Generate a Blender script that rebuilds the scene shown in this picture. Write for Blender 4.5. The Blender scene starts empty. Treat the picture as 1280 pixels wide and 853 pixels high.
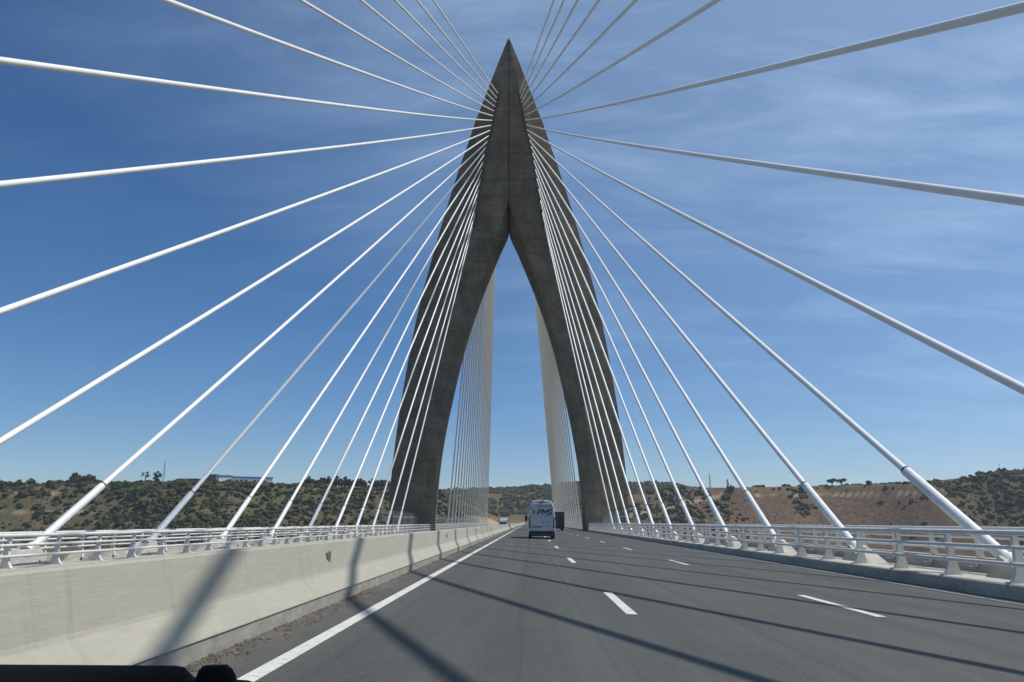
import bpy, math, random
import numpy as np
from mathutils import Vector, Matrix
random.seed(7)
rng = np.random.default_rng(11)
SC = bpy.context.scene
COL = SC.collection

# ------------------------------------------------------------------ camera
cam = bpy.data.cameras.new('camera'); camo = bpy.data.objects.new('camera', cam); COL.objects.link(camo)
FPX = 975.0
cam.sensor_width = 36.0; cam.lens = 36.0 * FPX / 1280.0
cam.clip_start = 0.05; cam.clip_end = 20000
_v = np.array([20.5 / FPX, -226.3 / FPX, 1.0]); _v /= np.linalg.norm(_v)
_u = np.array([0, FPX, 226.3]); _u /= np.linalg.norm(_u)
_r = np.cross(_v, _u); _r = _r if _r[0] > 0 else -_r
_R = np.array([_r, _v, _u])
ax, ay, az_ = _R @ [1, 0, 0], _R @ [0, 1, 0], -(_R @ [0, 0, 1])
camo.matrix_world = Matrix(((ax[0], ay[0], az_[0], 0), (ax[1], ay[1], az_[1], 0), (ax[2], ay[2], az_[2], 0), (0, 0, 0, 1)))
SC.camera = camo

# ------------------------------------------------------------------ light
SUN_AZ, SUN_EL = math.radians(82), math.radians(59)      # azimuth from +Y towards +X
sd = Vector((math.sin(SUN_AZ) * math.cos(SUN_EL), math.cos(SUN_AZ) * math.cos(SUN_EL), math.sin(SUN_EL)))
sun = bpy.data.lights.new('sun', 'SUN'); suno = bpy.data.objects.new('sun', sun); COL.objects.link(suno)
sun.energy = 4.2; sun.angle = math.radians(0.53); sun.color = (1.0, 0.95, 0.87)
suno.rotation_euler = (-sd).to_track_quat('-Z', 'Y').to_euler()
suno.location = (60, 60, 150)
W = bpy.data.worlds.new('World'); SC.world = W; W.use_nodes = True
nt = W.node_tree; nt.nodes.clear()
def nn(t, **k):
    n = nt.nodes.new(t)
    for a, b in k.items(): setattr(n, a, b)
    return n
sky = nn('ShaderNodeTexSky', sky_type='NISHITA', sun_disc=False, sun_elevation=SUN_EL, sun_rotation=SUN_AZ,
         air_density=0.8, dust_density=0.3, ozone_density=5.0, altitude=100)
bg = nn('ShaderNodeBackground'); bg.inputs['Strength'].default_value = 0.1
out = nn('ShaderNodeOutputWorld')
tc = nn('ShaderNodeTexCoord'); sep = nn('ShaderNodeSeparateXYZ')
nt.links.new(tc.outputs['Generated'], sep.inputs[0])
zz = nn('ShaderNodeMath', operation='ADD'); nt.links.new(sep.outputs[2], zz.inputs[0]); zz.inputs[1].default_value = 0.22
dv = nn('ShaderNodeVectorMath', operation='DIVIDE'); cmb = nn('ShaderNodeCombineXYZ')
for i in range(3): nt.links.new(zz.outputs[0], cmb.inputs[i])
nt.links.new(tc.outputs['Generated'], dv.inputs[0]); nt.links.new(cmb.outputs[0], dv.inputs[1])
mp = nn('ShaderNodeMapping'); mp.inputs['Scale'].default_value = (1.0, 3.0, 1.0); mp.inputs['Rotation'].default_value = (0, 0, -0.35)
mp.inputs['Location'].default_value = (3.3, 1.2, 0)
nt.links.new(dv.outputs[0], mp.inputs[0])
nz = nn('ShaderNodeTexNoise'); nz.inputs['Scale'].default_value = 1.9; nz.inputs['Detail'].default_value = 13; nz.inputs['Roughness'].default_value = 0.63
nz.inputs['Distortion'].default_value = 0.5
nt.links.new(mp.outputs[0], nz.inputs['Vector'])
cr = nn('ShaderNodeValToRGB'); cr.color_ramp.elements[0].position = 0.45; cr.color_ramp.elements[1].position = 0.8
nt.links.new(nz.outputs['Fac'], cr.inputs[0])
# thin high veil: streaks of cirrus, thicker towards the sun
dt_ = nn('ShaderNodeVectorMath', operation='DOT_PRODUCT'); nt.links.new(tc.outputs['Generated'], dt_.inputs[0]); dt_.inputs[1].default_value = tuple(sd)
mr_ = nn('ShaderNodeMapRange'); mr_.inputs[1].default_value = 0.17; mr_.inputs[2].default_value = 1.0; mr_.inputs[3].default_value = 0.0; mr_.inputs[4].default_value = 0.55
nt.links.new(dt_.outputs['Value'], mr_.inputs[0])
st = nn('ShaderNodeMapRange'); st.inputs[3].default_value = 0.78; st.inputs[4].default_value = 1.5; nt.links.new(cr.outputs[0], st.inputs[0])
cm0 = nn('ShaderNodeMath', operation='MULTIPLY'); nt.links.new(mr_.outputs[0], cm0.inputs[0]); nt.links.new(st.outputs[0], cm0.inputs[1])
m2 = nn('ShaderNodeMapRange'); m2.inputs[1].default_value = -0.05; m2.inputs[2].default_value = 0.5; m2.inputs[3].default_value = 0.01; m2.inputs[4].default_value = 0.08
nt.links.new(dt_.outputs['Value'], m2.inputs[0])
cs = nn('ShaderNodeMath', operation='MULTIPLY'); nt.links.new(m2.outputs[0], cs.inputs[1]); nt.links.new(cr.outputs[0], cs.inputs[0])
cm = nn('ShaderNodeMath', operation='ADD'); nt.links.new(cm0.outputs[0], cm.inputs[0]); nt.links.new(cs.outputs[0], cm.inputs[1])
mx = nn('ShaderNodeMix', data_type='RGBA'); mx.inputs[7].default_value = (6.4, 8.5, 10.9, 1)
hs = nn('ShaderNodeHueSaturation'); hs.inputs['Saturation'].default_value = 1.19; nt.links.new(sky.outputs[0], hs.inputs['Color'])
nt.links.new(cm.outputs[0], mx.inputs[0]); nt.links.new(hs.outputs[0], mx.inputs[6])
nt.links.new(mx.outputs[2], bg.inputs[0]); nt.links.new(bg.outputs[0], out.inputs[0])

SC.view_settings.view_transform = 'Standard'; SC.view_settings.look = 'None'
SC.view_settings.exposure = 0.0; SC.view_settings.gamma = 1.0; SC.view_settings.use_curve_mapping = False
SC.render.engine = 'CYCLES'
SC.cycles.use_denoising = True
SC.cycles.max_bounces = 6
SC.cycles.sample_clamp_indirect = 6.0

# ------------------------------------------------------------------ helpers
class MB:
    """collects shapes, then links them as one mesh object"""
    def __init__(s): s.v = []; s.f = []; s.sm = []
    def add(s, vs, fs, smooth=False):
        o = len(s.v); s.v += [tuple(map(float, p)) for p in vs]
        s.f += [tuple(i + o for i in f) for f in fs]; s.sm += [smooth] * len(fs); return s
    def box(s, lo, hi, m=None):
        vs = [Vector((x, y, z)) for z in (lo[2], hi[2]) for y in (lo[1], hi[1]) for x in (lo[0], hi[0])]
        if m is not None: vs = [m @ p for p in vs]
        return s.add(vs, [(0, 2, 3, 1), (4, 5, 7, 6), (0, 1, 5, 4), (1, 3, 7, 5), (3, 2, 6, 7), (2, 0, 4, 6)])
    def path(s, pts, radii, n=10, cap=True):
        pts = [Vector(p) for p in pts]
        if not hasattr(radii, '__len__'): radii = [radii] * len(pts)
        vs, fs = [], []
        for i, p in enumerate(pts):
            d = (pts[min(i + 1, len(pts) - 1)] - pts[max(i - 1, 0)]).normalized()
            a = d.cross(Vector((0, 0, 1)) if abs(d.z) < .95 else Vector((1, 0, 0))).normalized(); b = a.cross(d)
            for k in range(n):
                t = 2 * math.pi * k / n
                vs.append(p + (a * math.cos(t) + b * math.sin(t)) * radii[i])
        for i in range(len(pts) - 1):
            for k in range(n):
                k2 = (k + 1) % n
                fs.append((i * n + k, i * n + k2, (i + 1) * n + k2, (i + 1) * n + k))
        s.add(vs, fs, True)
        if cap:
            s.add(vs[:n], [tuple(range(n - 1, -1, -1))]); s.add(vs[-n:], [tuple(range(n))])
        return s
    def loft(s, rings, smooth=False, cap=True):
        n = len(rings[0]); vs = [p for r in rings for p in r]; fs = []
        for i in range(len(rings) - 1):
            for k in range(n):
                k2 = (k + 1) % n; fs.append((i * n + k, i * n + k2, (i + 1) * n + k2, (i + 1) * n + k))
        s.add(vs, fs, smooth)
        if cap: s.add(rings[0], [tuple(range(n - 1, -1, -1))]); s.add(rings[-1], [tuple(range(n))])
        return s
    def prism_y(s, prof, y0, y1, m=None):
        rings = [[Vector((x, y, z)) for x, z in prof] for y in (y0, y1)]
        if m is not None: rings = [[m @ p for p in r] for r in rings]
        return s.loft(rings)
    def mesh(s, name):
        me = bpy.data.meshes.new(name); me.from_pydata(s.v, [], s.f)
        me.polygons.foreach_set('use_smooth', s.sm); me.update(); return me
    def build(s, name, mat, parent=None, kind=None, fix=True):
        me = s.mesh(name)
        if fix: fixn(me)
        if mat: me.materials.append(mat)
        return link(name, me, parent, kind)
def fixn(me):
    import bmesh
    bm = bmesh.new(); bm.from_mesh(me); bmesh.ops.recalc_face_normals(bm, faces=bm.faces); bm.to_mesh(me); bm.free()
def link(name, me, parent=None, kind=None, loc=None):
    o = bpy.data.objects.new(name, me); COL.objects.link(o)
    if parent: o.parent = parent
    if kind: o['kind'] = kind
    if loc is not None: o.location = loc
    return o
def thing(name, label, cat, loc=(0, 0, 0), rz=0, group=None):
    o = bpy.data.objects.new(name, None); COL.objects.link(o); o.empty_display_size = .3
    o.location = loc; o.rotation_euler = (0, 0, rz); return tag(o, label, cat, group)
def tag(o, label, cat, group=None):
    o['label'] = label; o['category'] = cat
    if group: o['group'] = group
    return o
def dup(o, parent=None, **kw):
    c = o.copy(); COL.objects.link(c)
    if parent: c.parent = parent
    for ch in list(o.children): dup(ch, c)
    return c
ORD = ['zeroth', 'first', 'second', 'third', 'fourth', 'fifth', 'sixth', 'seventh', 'eighth', 'ninth', 'tenth', 'eleventh', 'twelfth',
       'thirteenth', 'fourteenth', 'fifteenth', 'sixteenth', 'seventeenth', 'eighteenth', 'nineteenth', 'twentieth'] + ['twenty-' + w for w in ('first', 'second', 'third', 'fourth', 'fifth', 'sixth', 'seventh', 'eighth', 'ninth')] + ['thirtieth']

# ------------------------------------------------------------------ materials
class Mat:
    def __init__(s, name, color=(.5, .5, .5), rough=.7, metal=0., spec=.5):
        s.m = bpy.data.materials.new(name); s.m.use_nodes = True; s.t = s.m.node_tree
        s.b = s.t.nodes['Principled BSDF']
        s.b.inputs['Base Color'].default_value = (*color, 1); s.b.inputs['Roughness'].default_value = rough
        s.b.inputs['Metallic'].default_value = metal; s.b.inputs['Specular IOR Level'].default_value = spec
        s.c = None; s.color = color
    def n(s, t, **k):
        x = s.t.nodes.new(t)
        for a, b in k.items(): setattr(x, a, b)
        return x
    def l(s, a, b): s.t.links.new(a, b)
    def vec(s, scale=(1, 1, 1), src='Object'):
        tc = s.n('ShaderNodeTexCoord'); mp = s.n('ShaderNodeMapping'); mp.inputs['Scale'].default_value = scale
        s.l(tc.outputs[src], mp.inputs[0]); return mp.outputs[0]
    def geo(s, scale=(1, 1, 1)):
        tc = s.n('ShaderNodeNewGeometry'); mp = s.n('ShaderNodeMapping'); mp.inputs['Scale'].default_value = scale
        s.l(tc.outputs['Position'], mp.inputs[0]); return mp.outputs[0]
    def noise(s, v, scale, detail=4, rough=.55, dist=0.):
        x = s.n('ShaderNodeTexNoise'); x.inputs['Scale'].default_value = scale; x.inputs['Detail'].default_value = detail
        x.inputs['Roughness'].default_value = rough; x.inputs['Distortion'].default_value = dist
        s.l(v, x.inputs['Vector']); return x.outputs['Fac']
    def ramp(s, fac, p0, p1, c0=(0, 0, 0), c1=(1, 1, 1)):
        x = s.n('ShaderNodeValToRGB'); e = x.color_ramp.elements
        e[0].position = p0; e[1].position = p1; e[0].color = (*c0, 1); e[1].color = (*c1, 1)
        s.l(fac, x.inputs[0]); return x.outputs[0]
    def base(s):
        if s.c is None:
            x = s.n('ShaderNodeRGB'); x.outputs[0].default_value = (*s.color, 1); s.c = x.outputs[0]
        return s.c
    def mix(s, fac, col, mode='MIX'):
        x = s.n('ShaderNodeMix', data_type='RGBA', blend_type=mode)
        b = s.base(); s.l(b, x.inputs[6])
        if isinstance(col, tuple): x.inputs[7].default_value = (*col, 1)
        else: s.l(col, x.inputs[7])
        if isinstance(fac, (int, float)): x.inputs[0].default_value = fac
        else: s.l(fac, x.inputs[0])
        s.c = x.outputs[2]; return s
    def scale(s, fac, k):
        x = s.n('ShaderNodeMath', operation='MULTIPLY'); s.l(fac, x.inputs[0]); x.inputs[1].default_value = k; return x.outputs[0]
    def mul(s, a, b):
        x = s.n('ShaderNodeMath', operation='MULTIPLY'); s.l(a, x.inputs[0]); s.l(b, x.inputs[1]); return x.outputs[0]
    def bump(s, h, strength=.3, dist=.02):
        x = s.n('ShaderNodeBump'); x.inputs['Strength'].default_value = strength; x.inputs['Distance'].default_value = dist
        s.l(h, x.inputs['Height']); s.l(x.outputs[0], s.b.inputs['Normal']); return s
    def done(s):
        if s.c is not None: s.l(s.c, s.b.inputs['Base Color'])
        return s.m
def simple(name, color, rough=.6, metal=0., spec=.5, var=.25, sc=3.):
    m = Mat(name, color, rough, metal, spec)
    f = m.ramp(m.noise(m.vec(), sc, 5, .6), .35, .7)
    m.mix(f, tuple(c * (1 - var) for c in color)); return m.done()

# asphalt: grain, worn lengthwise tracks, dust along the barrier side
m = Mat('asphalt', (0.0624, 0.0663, 0.0608), .82, 0, .35)
g = m.geo()
m.mix(m.ramp(m.noise(m.geo((1.9, .035, 1)), 1.0, 4, .6), .4, .62), (0.0437, 0.0468, 0.0437))
m.mix(m.scale(m.ramp(m.noise(g, .35, 5, .6), .48, .75), .6), (0.0780, 0.0803, 0.0741))
m.mix(m.scale(m.ramp(m.noise(m.geo((4.5, .012, 1)), 1.0, 3, .5), .58, .66), .7), (0.0359, 0.0374, 0.0359))
m.mix(m.scale(m.ramp(m.noise(m.geo((.9, .28, 1)), 1.0, 7, .72), .5, .64), .55), (.036, .038, .037))
m.mix(m.scale(m.ramp(m.noise(g, 55, 2, .7), .42, .66), .6), (0.1131, 0.1170, 0.1076))
m.mix(m.scale(m.ramp(m.noise(g, 38, 2, .7), .56, .7), .6), (0.0250, 0.0265, 0.0250))
sx = m.n('ShaderNodeSeparateXYZ'); m.l(g, sx.inputs[0])
mr = m.n('ShaderNodeMapRange'); mr.inputs[1].default_value = -2.1; mr.inputs[2].default_value = -2.75; m.l(sx.outputs[0], mr.inputs[0])
m.mix(m.mul(mr.outputs[0], m.ramp(m.noise(m.geo((1.5, .4, 1)), 3.2, 6, .65), .3, .7)), (0.1326, 0.1170, 0.0975))
m.bump(m.noise(g, 70, 2, .7), .5, .006)
ASPH = m.done()
# road paint, worn
m = Mat('road_paint', (.56, .56, .5), .75)
m.mix(m.scale(m.ramp(m.noise(m.geo(), 11, 7, .75), .5, .66), .75), (.26, .265, .25)); m.mix(m.scale(m.ramp(m.noise(m.geo((1, .3, 1)), 2.5, 4), .5, .8), .4), (.4, .38, .32))
PAINT = m.done()
# barrier concrete, board-marked lengthwise, dirty at the foot
m = Mat('barrier_concrete', (0.3654, 0.3461, 0.2814), .8, 0, .3)
g = m.geo()
m.mix(m.ramp(m.noise(m.geo((1, .5, 5)), 4.5, 7, .7), .36, .64), (0.3234, 0.3091, 0.2562))
m.mix(m.scale(m.ramp(m.noise(m.geo((1, .3, 1)), 1.1, 5, .6), .5, .8), .6), (0.2940, 0.2814, 0.2352))
sx = m.n('ShaderNodeSeparateXYZ'); m.l(g, sx.inputs[0])
m.mix(m.scale(m.ramp(m.noise(g, 9, 4, .6, .6), .66, .74), .55), (.32, .3, .26))
m.mix(m.scale(m.ramp(m.noise(m.geo((2.2, 2.2, .25)), 2.4, 5, .6), .55, .8), .45), (.4, .385, .33))
m.mix(m.scale(m.ramp(m.noise(m.geo((1, .12, 9)), 2.6, 5, .7), .66, .72), .5), (.2, .19, .16))
m.mix(m.scale(m.ramp(m.noise(m.geo((1, 3.2, .16)), 1.7, 4, .6), .56, .72), .5), (.26, .25, .21))
m.bump(m.noise(m.geo((1, .5, 4)), 9, 6, .7), .35, .01)
BARR = m.done()
m = Mat('barrier_foot_concrete', (.3, .29, .255), .88, 0, .3)
m.mix(m.ramp(m.noise(m.geo((1, .6, 2)), 4, 6, .7), .35, .65), (.2, .19, .165)); m.bump(m.noise(m.geo(), 20, 4, .7), .4, .01)
BFOOT = m.done()
m = Mat('kerb_concrete', (.48, .46, .4), .85, 0, .3)
m.mix(m.ramp(m.noise(m.geo((1, .35, 2)), 1.6, 6, .65), .38, .66), (.33, .315, .275)); m.mix(m.scale(m.ramp(m.noise(m.geo(), 7, 5, .65), .5, .7), .6), (.24, .235, .22))
m.bump(m.noise(m.geo(), 18, 4, .7), .3, .008)
KERB = m.done()
# tower concrete: grey brown, board marks and streaks, each lift a little different
m = Mat('tower_concrete', (.225, .186, .13), .85, 0, .2)
g = m.geo()
oi = m.n('ShaderNodeObjectInfo')
m.mix(m.ramp(m.noise(m.geo((.5, .5, .14)), 1.0, 7, .7), .42, .6), (.135, .112, .078))
m.mix(m.scale(m.ramp(m.noise(m.geo((.12, .12, 3.2)), 1.0, 3, .6), .45, .62), .5), (.13, .112, .082))
m.mix(m.scale(m.ramp(m.noise(m.geo((2.6, 2.6, .05)), 1.0, 3, .6), .5, .72), .45), (.11, .1, .078))
m.mix(m.scale(m.ramp(oi.outputs['Random'], 0, 1), .6), (.16, .125, .082))
m.mix(m.scale(m.ramp(m.noise(g, .3, 6, .65), .48, .66), .6), (.31, .25, .17))
m.mix(m.scale(m.ramp(m.noise(m.geo((.25, .25, .9)), 1.0, 6, .7), .52, .64), .55), (.085, .075, .06))
m.bump(m.noise(m.geo((.6, .6, 5)), 1.5, 4, .6), .3, .03)
TOWER = m.done()
TDARK = simple('tower_joint_pocket_shade', (.07, .064, .054), .9)
WHITE = simple('cable_sheath_white', (.84, .83, .79), .38, 0, .5, .1, 1.5)
PIPE = simple('guide_pipe_white', (.72, .73, .72), .42, 0, .5, .14, 4)
RUB = simple('black_rubber', (.035, .035, .036), .6)
m = Mat('galvanised_paint', (.72, .71, .67), .45, .1, .5)
m.mix(m.ramp(m.noise(m.geo((3, 3, 3)), 2.2, 5, .65), .4, .7), (.58, .575, .55)); m.mix(m.scale(m.ramp(m.noise(m.geo((8, 8, 2)), 3, 4), .6, .75), .4), (.33, .3, .27))
GALV = m.done()
POSTM = simple('post_paint', (.7, .685, .63), .55, .05, .4, .2, 3)
FENCE = simple('fence_paint', (.36, .37, .37), .5, .2, .4, .15, 2)
VANW = simple('van_white_paint', (.47, .485, .52), .3, 0, .5, .06, 1.2)
VBLK = simple('black_plastic', (.022, .023, .026), .55)
NAVY = simple('navy_print', (.012, .016, .05), .5)
REDP = simple('red_print', (.4, .03, .03), .5)
LAMP = simple('tail_lamp_red', (.16, .012, .012), .2)
GLASS = simple('dark_vehicle_glass', (.02, .026, .032), .08)
STEEL = simple('steel_rim', (.28, .28, .29), .4, .7)
PLATE = simple('plate_white', (.7, .7, .66), .5)
TRUCKD = simple('dark_truck_panel', (.03, .034, .045), .5, 0, .4, .2, 2)
GRILLE = simple('dark_grille', (.03, .03, .032), .6)
REFLM = simple('reflector_grey', (.16, .16, .15), .35, .2)
REFLF = simple('reflector_face', (.22, .2, .15), .25, .3)
DASH = simple('dashboard_vinyl', (.0035, .0042, .006), .8, 0, .12)

# ------------------------------------------------------------------ road deck
XC = -2.85                       # bridge centre line
def zroad(x): return -1.115 - .0257 * abs(x - XC)
XK = 9.10; XKL = 2 * XC - XK     # kerb faces
DT = 124.0; TT = 7.0; XT = -3.13 # tower front plane, depth, centre
Y0, Y1, YEND = -60.0, 309.0, 720.0
def strips(x0, x1, ys, z0=0.):
    vs, fs = [], []
    for y in ys: vs += [(x0, y, zroad(x0) + z0), (x1, y, zroad(x1) + z0)]
    for i in range(len(ys) - 1): fs.append((2 * i, 2 * i + 1, 2 * i + 3, 2 * i + 2))
    return vs, fs
def roadslab(name, xa, xb):
    b = MB(); b.loft([[Vector((xa, y, zroad(xa))), Vector((xb, y, zroad(xb))), Vector((xb, y, zroad(xb) - .25)), Vector((xa, y, zroad(xa) - .25))] for y in (Y0, 60, Y1, YEND)])
    return b.build(name, ASPH, None, 'structure')
road = roadslab('road', XC, XK + .02)
road2 = roadslab('road', XKL - .02, XC)
def marking(name, x, w, ya, yb, parent):
    b = MB(); v, f = strips(x - w / 2, x + w / 2, [ya, yb] if yb - ya < 20 else list(np.linspace(ya, yb, 30)), .004); b.add(v, f)
    return b.build(name, PAINT, parent, fix=False)
marking('edge_line', -2.08, .155, Y0, YEND, road)
marking('edge_line', 8.62, .16, Y0, YEND, road)
marking('edge_line', 2 * XC - 8.62, .16, Y0, YEND, road2)
marking('edge_line', 2 * XC + 2.08, .155, Y0, YEND, road2)
for x, ya in ((1.405, 11.2), (5.02, 11.8)):
    for k in range(-1, 30):
        marking('lane_dash', x, .15, ya + 13.8 * k, ya + 13.8 * k + 3.4, road)
        marking('lane_dash', 2 * XC - x, .15, ya + 13.8 * k, ya + 13.8 * k + 3.4, road2)
# deck girder and side strips
b = MB(); b.prism_y([(XC - 15.1, -1.82), (XC + 15.1, -1.82), (XC + 15.1, -2.6), (XC + 7, -5.2), (XC - 7, -5.2), (XC - 15.1, -2.6)], Y0, Y1 + 3)
b.build('bridge_deck', KERB, None, 'structure')
def kerbstrip(mirror):
    pr = [(XK, -1.75), (XK, -1.17), (XK + .03, -1.14), (XK + .55, -1.13), (XK + .55, -1.3), (12.05, -1.3), (12.05, -.93), (12.3, -.93), (12.3, -1.75)]
    if mirror: pr = [(2 * XC - x, z - (.17 if z > -1.7 else 0)) for x, z in pr]
    return MB().prism_y(pr, Y0, Y1).build('kerb', KERB, None, 'structure')
kerbstrip(0); kerbstrip(1)

# ------------------------------------------------------------------ median barrier
mb = thing('median_barrier', 'long cream concrete barrier wall along the left edge of the road', 'barrier', (XC, 0, 0))
def bprof(ys):
    out = []
    for y in ys:
        zb = zroad(-2.7) - .02
        out.append([Vector((x, y, z)) for x, z in ((-.26 + .02, -.965), (.02 + .05, -.965))])
    return out
hw = [(.115, -.965), (.10, -.955), (-.10, -.74), (-.125, -.705), (-.2, -.30), (-.215, -.285)]
# profile measured from the road-side face: x offset from XC
face = [(.10, -.965), (.095, -.952), (-.085, -.735), (-.10, -.70), (-.185, -.305), (-.20, -.288)]
prof = [(x, z) for x, z in face] + [(-.20 - .19 + .0, -.288), (-.405, -.305), (-.49, -.70), (-.505, -.735), (-.685, -.952), (-.69, -.965)]
b = MB(); ys = list(np.arange(Y0, 130, 4.0)) + list(np.arange(130, YEND - 40, 25.0))
b.loft([[Vector((x, y, z)) for x, z in prof] for y in ys]); wall = b.build('wall', BARR, mb)
b = MB(); b.prism_y([(.085, -.966), (.13, -1.3), (-.72, -1.3), (-.675, -.966)], Y0, YEND - 41); b.build('base_course', BFOOT, mb)
rb = MB(); rb.box((-.006, -.012, -.05), (.05, .012, .05)); rb.add([(0.0, .013, -.055), (.0, .013, .055), (.075, .16, .035), (.075, .16, -.035)], [(0, 1, 2, 3), (3, 2, 1, 0)])
rme = MB().add([(0, -.09, -.055), (0, .09, -.085), (0, .09, .085), (0, -.09, .055), (.02, -.07, -.045), (.03, .085, -.075), (.03, .085, .075), (.02, -.07, .045)],
               [(0, 3, 2, 1), (4, 5, 6, 7), (0, 1, 5, 4), (1, 2, 6, 5), (2, 3, 7, 6), (3, 0, 4, 7)]).mesh('reflector')
fixn(rme); rme.materials.append(REFLM)
rfme = MB().box((0.0, -.095, -.045), (.02, -.088, .045)).mesh('reflector_face'); fixn(rfme); rfme.materials.append(REFLF)
for k in range(0, 9):
    r = link('reflector', rme, mb, None, (-.148, 12.0 + 17.3 * k, -.50)); link('reflector_face', rfme, r)

# ------------------------------------------------------------------ railings
def postmesh(flip, slim):
    if slim: pr = [(.02, 0), (.06, .12), (.10, .5), (.08, 1.0), (.17, 1.02), (.24, .5), (.27, .1), (.29, 0)]
    else: pr = [(-.10, 0), (-.03, .05), (.03, .16), (.055, .3), (.07, .6), (.06, .93), (.13, .955), (.20, .6), (.24, .25), (.30, 0)]
    s = -1 if flip else 1
    me = MB().prism_y([(x * s, z) for x, z in pr], -.05, .05)
    me.box((-.12 * 1 if not flip else -.32, -.09, 0), (.32 if not flip else .12, .09, .02))
    me = me.mesh('post'); fixn(me); me.materials.append(POSTM); return me
PM = {(fl, sl): postmesh(fl, sl) for fl in (0, 1) for sl in (0, 1)}
def railing(x, side, slim, label, zb, rails, y0, y1, off, step=2.45):
    t = thing('railing', label, 'railing', (x, 0, zb))
    for dx, z, r in rails:
        MB().path([(side * dx, y, z) for y in np.linspace(y0, y1, 40)], r, 10).build('rail', GALV, t)
    k = 0; y = off - step * int((off - y0) / step)
    while y < y1:
        link('post', PM[(0 if side > 0 else 1, slim)], t, None, (0, y, 0)); y += step
    return t
rin = [(.03, .93, .055), (.015, .655, .042), (.0, .345, .042)]
rout = [(.12, .99, .055), (.07, .76, .035), (.05, .45, .035)]
railing(XK + .17, 1, 0, 'pale metal guard railing on the kerb along the right edge of the road', -1.135, rin, -20, Y1, 15.75)
railing(11.95, 1, 1, 'outer pale metal parapet railing behind the right-hand cables', -1.16, rout, -20, Y1, 14.6)
railing(2 * XC - XK - .17, -1, 0, 'inner metal guard railing beyond the left concrete barrier', -1.315, rin, -20, Y1, 15.75)
railing(2 * XC - 11.95, -1, 1, 'outermost metal railing at the far left edge of the bridge deck', -1.37, rout, -20, Y1, 14.6)

# ------------------------------------------------------------------ tower
def tab(l):
    l = sorted(l); return np.array([p[0] for p in l]), np.array([p[1] for p in l])
T_out = tab([(86.6, .06), (83.65, 1.12), (80.76, 2.16), (77.8, 3.2), (75.07, 4.15), (72.11, 5.15), (70, 5.95), (65.68, 7.2), (62.43, 8.25), (57.28, 9.75), (52.85, 11.0), (46.94, 12.5), (41.87, 13.7), (38.54, 14.5), (34.66, 15.3), (29.95, 16.1), (25.36, 16.8), (22.38, 17.2), (18.77, 17.7), (14.23, 18.2), (9.47, 18.65), (5.63, 18.9), (.35, 19.0), (-6, 18.95), (-40, 16), (-86, 9.5)])
T_out = (T_out[0] * np.where(T_out[0] > 0, .979, 1), T_out[1] * .99)
T_in = tab([(86.6, .055), (48.6, .055), (47.21, .6), (45.38, 1.43), (41.75, 2.87), (38.17, 4.25), (34.34, 5.6), (30.57, 6.75), (27.09, 7.7), (22.84, 8.65), (19.92, 9.25), (15.71, 10.1), (11.86, 10.75), (8.11, 11.3), (4.96, 11.6), (.72, 11.8), (-6, 11.85), (-40, 9.5), (-86, 3.5)])
T_ina = tab([(86.6, .055), (53.0, .055), (45.02, 2.7), (41.75, 3.7), (38.17, 4.85), (34.34, 6.05), (30, 7.3), (23, 9.0), (16, 10.4), (10.7, 11.2), (4.2, 11.8), (-.3, 11.95), (-6, 12), (-40, 9.8), (-86, 4)])
T_nose = tab([(86.6, .063), (84.6, .063), (82, .4), (78, 1.15), (73.6, 1.95), (70.2, 2.6), (66.5, 3.25), (64.4, 3.7), (62, 4.15), (55, 5.2), (49.5, 5.95), (46.3, 6.7), (39, 8.5), (32.3, 9.85), (23, 11.55), (10.5, 12.95), (4.24, 13.5), (-.3, 13.75), (-6, 13.8), (-40, 11.5), (-86, 6)])
def at(t, z): return float(np.interp(z, t[0], t[1]))
def tring(z, side, ins=0.):
    uo, ui, ua, ub = at(T_out, z), at(T_in, z), at(T_ina, z), at(T_nose, z)
    uo = max(uo, ub + .01)
    T = TT
    v0 = (TT - T) / 2
    vo = min(3.0, .2 * (uo - ub) + .02, T * .45) ; vi = min(2.5, T * .4) if z < 53 else .4 * T
    if ins: ub = max(ub - ins, ua + .002); uo -= ins; ua += 0 if ua < .2 else ins; ui += 0 if ui < .2 else ins
    p = [(ua, v0 + ins), (ub, v0 + ins), (uo, v0 + vo), (uo, v0 + T - vo), (ub, v0 + T - ins), (ua, v0 + T - ins), (ui, v0 + T - vi), (ui, v0 + vi)]
    return [Vector((side * u, v, z)) for u, v in p]
tower = thing('bridge_tower', 'tall dark grey concrete bridge tower with two curved legs meeting in a sharp point', 'bridge tower', (XT, DT, 0))
LIFT = 3.95
for side in (-1, 1):
    MB().loft([tring(z, side) for z in (-86, -60, -40, -20, -5)]).build('leg_base', TOWER, tower)
    z = -5.0
    while z < 84.3:
        z1 = z + LIFT if z + LIFT < 83.2 else 84.6
        zs = [z + .0, z + .07] + list(np.linspace(z, z1, 6)[1:-1]) + [z1 - .07, z1 - .0]
        rings = [tring(q, side, .06 if i in (0, len(zs) - 1) else 0) for i, q in enumerate(zs)]
        MB().loft(rings).build('concrete_lift', TOWER, tower)
        z = z1
MB().box((-.3, .35, 53.3), (.3, TT - .35, 80.0)).box((-.25, 2.9, 48.9), (.25, TT - 2.9, 53.3)).box((-.115, .36, 80), (.115, TT - .36, 84.3)).build('centre_joint', TDARK, tower)

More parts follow.
